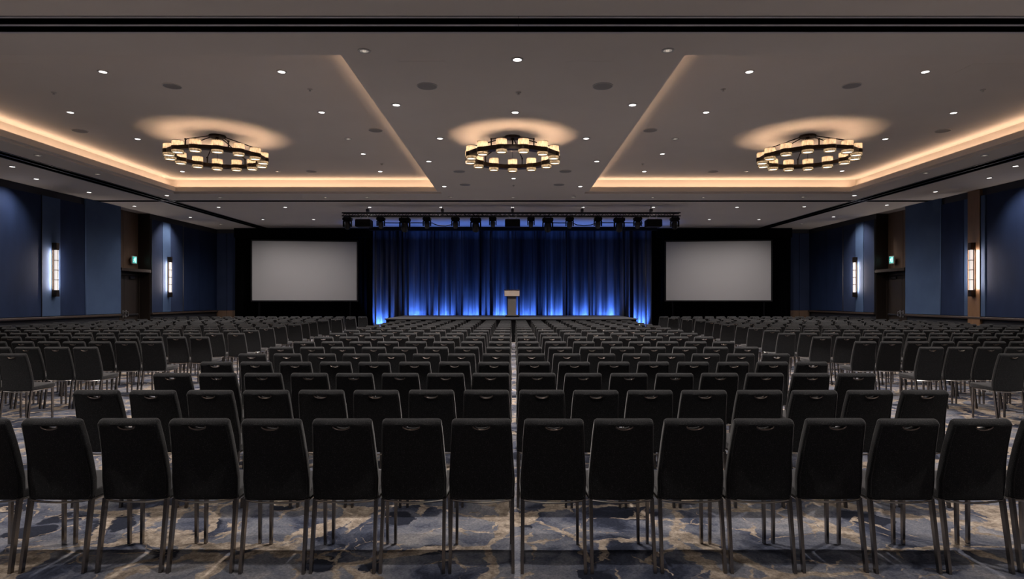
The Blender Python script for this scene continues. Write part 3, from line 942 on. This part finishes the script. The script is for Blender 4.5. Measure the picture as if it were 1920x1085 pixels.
# ------------------------------------------------------------------ lighting truss and fixtures
TY = 22.0
ZT1, ZT0 = 4.735, 4.625
XA, XB = (641 - CX) / F * TY, (1276 - CX) / F * TY
t = thing('lighting_truss', 'long black lighting truss hung below the ceiling before the stage', 'truss', (0, TY, ZT0))
bm = BM()
for y in (0, 0.22):
    for z in (0.0, ZT1 - ZT0):
        tube(bm, [(XA, y, z), (XB, y, z)], 0.023, 10)
link('chord', bm, M['black_gloss'], t)
bm = BM()
x = XA; k = 0; p = 0.16
while x + p <= XB:
    for y in (0, 0.22):
        a, b_ = (0.0, ZT1 - ZT0) if k % 2 == 0 else (ZT1 - ZT0, 0.0)
        tube(bm, [(x, y, a), (x + p, y, b_)], 0.009, 6)
    if k % 2 == 0:
        tube(bm, [(x, 0, 0), (x + p, 0.22, 0)], 0.009, 6); tube(bm, [(x, 0, ZT1 - ZT0), (x, 0.22, ZT1 - ZT0)], 0.009, 6)
    x += p; k += 1
link('lacing', bm, M['black_gloss'], t)
for px in (688, 829, 961, 1092, 1222):
    x = (px - CX) / F * TY
    bm = BM(); tube(bm, [(x, 0.11, 0.0), (x, 0.11, ZC - ZT0)], 0.012, 8); box(bm, x - 0.05, x + 0.05, 0.03, 0.19, 0.16, 0.26, 0, 0.01); tube(bm, [(x - 0.03, 0.0, 0.11), (x, 0.11, 0.2), (x + 0.03, 0.22, 0.11)], 0.01, 6)
    link('hanger', bm, M['trim_metal'], t)

def moving_head(px, w_, tilt, label):
    """w_: width of the head in metres"""
    X = (px - CX) / F * TY
    t = thing('moving_head_light', label, 'stage light', (X, TY + 0.0, ZT0 - 0.023), 'moving head lights on the truss')
    s = w_ / 0.38
    bm = BM(); box(bm, -0.19 * s, 0.19 * s, -0.15 * s, 0.15 * s, -0.18 * s, -0.05 * s, 0, 0.035 * s)
    link('base', bm, M['black'], t)
    bm = BM()
    for sx in (-1, 1):
        box(bm, sx * 0.11 * s - 0.02, sx * 0.11 * s + 0.02, -0.03, 0.03, -0.06 * s, 0.004)
    link('clamp', bm, M['black_gloss'], t)
    bm = BM()
    for sx in (-1, 1):
        x0, x1 = sorted((sx * 0.145 * s, sx * 0.19 * s))
        box(bm, x0, x1, -0.07 * s, 0.07 * s, -0.44 * s, -0.19 * s, 0, 0.02 * s)
    box(bm, -0.17 * s, 0.17 * s, -0.06 * s, 0.06 * s, -0.22 * s, -0.175 * s, 0, 0.01 * s)
    link('yoke', bm, M['black'], t)
    # head: stacked rings along a tilted axis
    bm = BM()
    prof = [(-0.17, 0.02), (-0.165, 0.085), (-0.12, 0.115), (-0.02, 0.130), (0.05, 0.125), (0.10, 0.115), (0.16, 0.105), (0.165, 0.09)]
    m_ = 20; rings = []
    ca, sa = math.cos(tilt), math.sin(tilt)
    for u, r in prof:
        rg = []
        for i in range(m_):
            a = 2 * PI * i / m_
            xx, q = r * math.cos(a), r * math.sin(a)
            # axis in YZ plane: direction (0, ca, -sa)
            yy = u * ca + q * sa; zz = -u * sa + q * ca
            rg.append(bm.verts.new((xx * s, yy * s, (zz - 0.36) * s)))
        rings.append(rg)
    for a_, b_ in zip(rings, rings[1:]):
        for i in range(m_):
            bm.faces.new((a_[i], a_[(i + 1) % m_], b_[(i + 1) % m_], b_[i]))
    bm.faces.new(rings[0]); bm.faces.new(rings[-1])
    hd = link('head', bm, M['black_gloss'], t, smooth=False)
    bm = BM()
    rg = []
    for u, r in ((0.166, 0.088), (0.185, 0.07), (0.192, 0.03)):
        q_ = []
        for i in range(m_):
            a = 2 * PI * i / m_
            xx, q = r * math.cos(a), r * math.sin(a)
            q_.append(bm.verts.new((xx * s, (u * ca + q * sa) * s, (-u * sa + q * ca - 0.36) * s)))
        rg.append(q_)
    for a_, b_ in zip(rg, rg[1:]):
        for i in range(m_):
            bm.faces.new((a_[i], a_[(i + 1) % m_], b_[(i + 1) % m_], b_[i]))
    bm.faces.new(rg[-1])
    link('lens', bm, M['glass_dark'], hd, smooth=True)
heads = [(651.5, .32, 1.35), (714, .30, .95), (759, .39, 1.2), (800.6, .30, .95), (854, .30, .95), (892, .39, 1.2), (924, .27, .95),
         (995.5, .27, .95), (1027, .39, 1.2), (1068, .30, .95), (1121, .30, .95), (1161, .39, 1.2), (1195.5, .30, .95), (1265, .32, 1.35)]
for i, (px, ww, tl) in enumerate(heads):
    sz = 'large' if ww > .35 else 'compact'
    moving_head(px, ww, tl, '%s black moving head stage light, %s from the left on the truss' % (sz, ORD[i + 1]))

def projector(px, label):
    X = (px - CX) / F * TY
    t = thing('projector', label, 'projector', (X, TY, ZT0 - 0.023), 'projectors hung from the truss')
    bm = BM(); box(bm, -0.27, 0.27, -0.24, 0.26, -0.38, -0.13, 0, 0.02)
    link('body', bm, M['black'], t)
    bm = BM(); box(bm, -0.25, 0.25, -0.22, 0.24, -0.13, -0.115)
    link('top_cover', bm, M['trim_metal'], t)
    bm = BM(); cyl(bm, (0.10, 0.25, -0.25), 0.07, 0.06, 20, 'Y')
    link('lens', bm, M['glass_dark'], t)
    bm = BM()
    for sx in (-1, 1):
        tube(bm, [(sx * 0.17, 0, -0.12), (sx * 0.12, 0, 0.0)], 0.012, 8); tube(bm, [(sx * 0.17, 0.18, -0.12), (sx * 0.12, 0.2, 0.0)], 0.012, 8)
    link('mount', bm, M['steel'], t)
projector(682.5, 'boxy black projector hung near the left end of the truss')
projector(961, 'boxy black projector hung at the middle of the truss')
projector(1225, 'boxy black projector hung near the right end of the truss')
def cable(pts, label):
    P = []
    for (px, py) in pts:
        P.append(((px - CX) / F * (TY + 0.10), TY + 0.10, H + (CY - py) / F * (TY + 0.10)))
    bm = BM(); tube(bm, P, 0.016, 8)
    tag(link('cable', bm, M['black']), label, 'cable', 'cables along the truss')
cable([(716, 417.5), (740, 417.8), (780, 417.6), (812, 418)], 'straight black cable between stage lights on the left of the truss')
cable([(812, 419), (822, 422.5), (835, 423.5), (846, 421), (853, 417)], 'drooping black cable between stage lights left of the middle projector')
cable([(1027, 417.5), (1068, 418)], 'short black cable between stage lights right of the middle projector')
cable([(1072, 417), (1082, 421.5), (1095, 422.8), (1108, 421.5), (1119, 417.5)], 'drooping black cable between stage lights right of the middle projector')
cable([(1124, 417.5), (1158, 417.2), (1205, 418)], 'straight black cable between stage lights on the right of the truss')

# ------------------------------------------------------------------ chairs
def rounded_outline(wb, wt, z0, z1, rb, rt, seg=5):
    """closed outline (x, z) of the back: wb half width at bottom, wt half width at top"""
    pts = []
    def arc(cx, cz, r, a0, a1):
        for k in range(seg + 1):
            a = a0 + (a1 - a0) * k / seg
            pts.append((cx + r * math.cos(a), cz + r * math.sin(a)))
    arc(wb - rb, z0 + rb, rb, -PI / 2, 0)
    pts.append((wb + 0.004, z0 + (z1 - z0) * 0.25)); pts.append(((wb * 0.55 + wt * 0.45) + 0.002, z0 + (z1 - z0) * 0.55)); pts.append((wb * 0.25 + wt * 0.75 + 0.001, z0 + (z1 - z0) * 0.8))
    arc(wt - rt, z1 - rt, rt, 0, PI / 2)
    L_ = [(-x, z) for x, z in reversed(pts)]
    return pts + L_

def back_y(z):
    """y of the rear face at height z: the back leans towards the camera at the top with a slight curve"""
    v = (z - 0.42) / 0.51
    return 0.095 * (1 - v) + 0.022 * math.sin(PI * min(max(v, 0), 1)) - 0.022

def slot_outline(zc, hw, hh, seg=8):
    # flat top, curved bottom
    pts = [(-hw, zc + hh), (hw, zc + hh)]
    for k in range(1, seg):
        a = PI * k / seg
        pts.append((hw * math.cos(a), zc + hh - 1.9 * hh * math.sin(a)))
    return pts

def make_back(hi=True):
    z0, z1 = 0.42, 0.93
    T = 0.052
    ol = rounded_outline(0.198, 0.178, z0, z1, 0.025, 0.022, 5 if hi else 2)
    bm = BM()
    a = [bm.verts.new((x, 0, z)) for x, z in ol]
    b_ = [bm.verts.new((x, T, z)) for x, z in ol]
    f0 = bm.faces.new(a); f1 = bm.faces.new(b_)
    n = len(ol)
    for i in range(n):
        bm.faces.new((a[i], a[(i + 1) % n], b_[(i + 1) % n], b_[i]))
    bmesh.ops.recalc_face_normals(bm, faces=bm.faces)
    es = list(f0.edges) + list(f1.edges)
    if hi:
        bmesh.ops.bevel(bm, geom=es, offset=0.013, segments=3, profile=0.55, affect='EDGES')
    else:
        bmesh.ops.bevel(bm, geom=es, offset=0.009, segments=1, profile=0.5, affect='EDGES')
    me = bpy.data.meshes.new('back_tmp'); bm.to_mesh(me); bm.free()
    ob = bpy.data.objects.new('back_tmp', me); COL.objects.link(ob)
    zc = 0.877
    bm = BM()
    so = slot_outline(zc, 0.049, 0.011)
    a = [bm.verts.new((x, -0.05, z)) for x, z in so]; b_ = [bm.verts.new((x, 0.12, z)) for x, z in so]
    bm.faces.new(a); bm.faces.new(b_)
    for i in range(len(so)):
        bm.faces.new((a[i], a[(i + 1) % len(so)], b_[(i + 1) % len(so)], b_[i]))
    bmesh.ops.recalc_face_normals(bm, faces=bm.faces)
    cm = bpy.data.meshes.new('cut_tmp'); bm.to_mesh(cm); bm.free()
    co = bpy.data.objects.new('cut_tmp', cm); COL.objects.link(co)
    md = ob.modifiers.new('b', 'BOOLEAN'); md.operation = 'DIFFERENCE'; md.object = co; md.solver = 'EXACT'
    dg = bpy.context.evaluated_depsgraph_get()
    me2 = bpy.data.meshes.new_from_object(ob.evaluated_get(dg))
    bm = BM(); bm.from_mesh(me2)
    bpy.data.objects.remove(ob); bpy.data.objects.remove(co)
    zs = [z0 + (z1 - z0) * k / 10 for k in range(1, 10)] + [z1 - 0.032, z1 - 0.024] if hi else [z0 + (z1 - z0) * k / 4 for k in range(1, 4)] + [z1 - 0.032]
    for z in zs:
        bmesh.ops.bisect_plane(bm, geom=bm.verts[:] + bm.edges[:] + bm.faces[:], plane_co=(0, 0, z), plane_no=(0, 0, 1))
    if hi:
        for x in (-0.15, -0.1, -0.05, 0.0, 0.05, 0.1, 0.15):
            bmesh.ops.bisect_plane(bm, geom=bm.verts[:] + bm.edges[:] + bm.faces[:], plane_co=(x, 0, 0), plane_no=(1, 0, 0))
    for v in bm.verts:
        if v.co.y < 0.03 and v.co.z > z1 - 0.032:      # the roll along the top edge
            v.co.y += (v.co.z - (z1 - 0.032)) * 0.95
        v.co.y += back_y(v.co.z) - 0.010 * (1 - min(1, abs(v.co.x) / 0.19) ** 2) * (1 if v.co.y < 0.02 else 0.3)
    if hi:
        pts = []
        ol2 = rounded_outline(0.198 - 0.012, 0.178 - 0.012, z0 + 0.012, z1 - 0.034, 0.018, 0.016, 4)
        for x, z in ol2:
            pts.append((x, back_y(z) - 0.0015, z))
        tube(bm, pts, 0.0028, 5, closed=True)
    return bm

def make_grip():
    zc = 0.877
    bm = BM()
    so = slot_outline(zc, 0.050, 0.0115)
    for yy in (-0.002,):
        tube(bm, [(x, back_y(z) + yy - 0.008, z) for x, z in so[1:] + so[:1]], 0.0045, 6)
    n = len(so); nf = len(bm.faces)
    a = [bm.verts.new((x * 0.99, back_y(z) - 0.008, z)) for x, z in so]
    b_ = [bm.verts.new((x * 0.99, back_y(z) + 0.046, z)) for x, z in so]
    for i in range(n):
        f = bm.faces.new((a[i], a[(i + 1) % n], b_[(i + 1) % n], b_[i])); f.material_index = 1
    return bm

def make_seat(hi=True):
    bm = BM()
    y0, y1 = 0.095, 0.50
    n = 4
    ol = [(-0.200, y0), (0.200, y0), (0.206, y0 + 0.18), (0.203, y1 - 0.04), (0.188, y1), (-0.188, y1), (-0.203, y1 - 0.04), (-0.206, y0 + 0.18)]
    a = [bm.verts.new((x, y, 0.425)) for x, y in ol]
    b_ = [bm.verts.new((x, y, 0.475 + 0.012 * (y - y0) / 0.4)) for x, y in ol]
    f0 = bm.faces.new(a); f1 = bm.faces.new(b_)
    for i in range(len(ol)):
        bm.faces.new((a[i], a[(i + 1) % len(ol)], b_[(i + 1) % len(ol)], b_[i]))
    bmesh.ops.recalc_face_normals(bm, faces=bm.faces)
    bmesh.ops.bevel(bm, geom=list(f1.edges) + list(f0.edges), offset=0.014, segments=3 if hi else 1, profile=0.6, affect='EDGES')
    return bm

def leg_bm(front, sx):
    bm = BM()
    if front:
        bar(bm, (sx * 0.183, 0.455, 0.0), (sx * 0.180, 0.462, 0.43), 0.017, 0.024, wx1=0.020, wy1=0.028)
    else:
        bar(bm, (sx * 0.190, 0.012, 0.0), (sx * 0.187, 0.085, 0.43), 0.018, 0.028, wx1=0.021, wy1=0.032)
    return bm

def frame_bm():
    bm = BM()
    # side rails and bowed rear bar just under the seat
    for sx in (-1, 1):
        tube(bm, [(sx * 0.188, 0.085, 0.416), (sx * 0.196, 0.25, 0.418), (sx * 0.182, 0.46, 0.418)], 0.009, 6)
    tube(bm, [(sx * 0.188, 0.075 - 0.020 * (1 - sx * sx), 0.420 - 0.010 * (1 - sx * sx)) for sx in [-1 + 0.2 * k for k in range(11)]], 0.0065, 6)
    tube(bm, [(-0.18, 0.46, 0.416), (0.18, 0.46, 0.416)], 0.009, 6)
    return bm

CHAIR_GROUP = 'black banquet chairs in rows'
root = thing('banquet_chair', 'x', 'chair', (0, 0, 0), CHAIR_GROUP)
link('backrest', make_back(), M['fabric'], root, smooth=False)
gr = link('hand_grip', make_grip(), [M['grip'], M['black']], root)
gr['label'] = 'bronze metal lined hand slot'
link('seat', make_seat(), M['seat'], root)
for fr in (0, 1):
    for sx in (-1, 1):
        link('leg', leg_bm(fr, sx), M['leg'], root)
link('seat_frame', frame_bm(), M['chrome'], root)
for ch in root.children:
    if ch.name.startswith(('backrest', 'seat')) and not ch.name.startswith('seat_frame'):
        for p_ in ch.data.polygons: p_.use_smooth = True
        ch.data.set_sharp_from_angle(angle=math.radians(50))

# row depth (rear feet), pitch and block edges, read off the rows' perspective
ROW_D = [3.68, 4.84, 5.95, 7.02, 8.08, 9.20, 10.38, 11.70, 12.95, 14.15, 15.35, 16.45, 17.45, 18.5, 19.5, 20.5]
PITCH = [.425, .433, .443, .455, .460, .466, .473, .484, .494, .498, .500, .502, .503, .503, .503, .503]
FRONT = [[-37, 100, 242, 375, 512, 643, 773, 903, 1038, 1168.5, 1300, 1430, 1566, 1700, 1835, 1973],
         [182.6, 289, 396, 500, 603, 706, 809, 912, 1016, 1116.5, 1218, 1319, 1423, 1525, 1629, 1732]]
SIDE_D = ROW_D[3:] + [21.8, 23.4, 25.0]
ENDL = [6.7, 6.6, 6.42, 6.12, 5.98, 5.85, 6.05, 6.17, 6.28, 6.22, 6.35, 6.42, 6.35, 6.28, 6.20, 6.14]
ENDR = [6.65, 6.58, 6.28, 5.97, 5.90, 5.78, 5.98, 6.08, 6.18, 6.12, 6.25, 6.30, 6.28, 6.20, 6.12, 6.16]
SIDE_P = [.44, .436, .436, .44, .45, .46, .46, .46, .46, .46, .46, .46, .46, .46, .46, .46]
slots = []   # (X, Y, label, visible)
def visible(X, Y):
    # some part of the chair inside the frame
    l = CX + (X - 0.21) / (Y) * F; r = CX + (X + 0.21) / (Y) * F
    l2 = CX + (X - 0.21) / (Y + 0.45) * F; r2 = CX + (X + 0.21) / (Y + 0.45) * F
    return max(r, r2) > 2 and min(l, l2) < 1918
rnd = random.Random(11)
for r, (Y, P_) in enumerate(zip(ROW_D, PITCH)):
    for s, nm in ((-1, 'left'), (1, 'right')):
        for k in range(8):
            X = s * ((k + 0.5) * P_ + 0.004) + 0.012 + rnd.uniform(-.004, .004)
            if r < 2:
                X = (FRONT[r][7 - k if s < 0 else 8 + k] - CX) / F * (Y + 0.02)
            lb = 'black padded banquet chair, %s %s of the centre seam, %s row from the camera' % (ORD[k + 1], nm, ORD[r + 1])
            slots.append((X, Y + rnd.uniform(-.01, .01), lb, visible(X, Y), rnd.uniform(-.014, .014)))
for r, Y in enumerate(SIDE_D):
    for s, nm, E in ((-1, 'left', ENDL), (1, 'right', ENDR)):
        k = 0
        while True:
            X = s * (E[r] + k * SIDE_P[r])
            if abs(X) > 13.75: break
            v = visible(X, Y) and r > 0
            lb = 'black padded banquet chair, %s from the aisle, %s row of the %s block' % (ORD[k + 1], ORD[max(r, 1)], nm)
            slots.append((X + rnd.uniform(-.006, .006), Y + rnd.uniform(-.012, .012), lb, v, rnd.uniform(-.02, .02)))
            k += 1
vis = sorted([s for s in slots if s[3]], key=lambda s: s[1])
ind = vis[:300]
indset = set(id(s) for s in ind)
rest = [s for s in slots if id(s) not in indset and abs(s[0]) < 1.05 * s[1] + 1.2]
kids = list(root.children)
for i, (X, Y, lb, _, rz) in enumerate(ind):
    if i == 0:
        o = root
    else:
        o = root.copy(); COL.objects.link(o)
        for ch in kids:
            c = ch.copy(); COL.objects.link(c); c.parent = o
    o.location = (X, Y, 0); o.rotation_euler = (0, 0, rz)
    o['label'] = lb

# the farther chairs as one mass
def merged_chair():
    out = []
    bms = [(make_back(False), 0), (make_grip(), 2), (make_seat(False), 1), (frame_bm(), 2)] + [(leg_bm(f_, s_), 2) for f_ in (0, 1) for s_ in (-1, 1)]
    V, Fc = [], []
    for b, mi in bms:
        bmesh.ops.recalc_face_normals(b, faces=b.faces)
        b.verts.ensure_lookup_table(); off = len(V)
        b.verts.index_update()
        V += [tuple(v.co) for v in b.verts]
        Fc += [([off + v.index for v in f.verts], mi) for f in b.faces]
        b.free()
    return V, Fc
V, Fc = merged_chair()
AV, AF, AM = [], [], []
for (X, Y, lb, _, rz) in rest:
    off = len(AV); c, s = math.cos(rz), math.sin(rz)
    AV += [(X + c * x - s * y, Y + s * x + c * y, z) for x, y, z in V]
    for f, mi in Fc:
        AF.append([off + i for i in f]); AM.append(mi)
me = bpy.data.meshes.new('banquet_chair_rows')
me.from_pydata(AV, [], AF)
for m_ in (M['fabric'], M['seat'], M['leg']): me.materials.append(m_)
me.polygons.foreach_set('material_index', AM)
me.update()
o = bpy.data.objects.new('banquet_chair_rows', me); COL.objects.link(o)
tag(o, 'far rows of black banquet chairs close to the stage and side walls', 'chair', CHAIR_GROUP)
o['kind'] = 'stuff'
print('CHAIRS', len(slots), 'visible', len(vis), 'rest', len(rest), 'last individual depth', ind[-1][1], 'verts', len(AV))
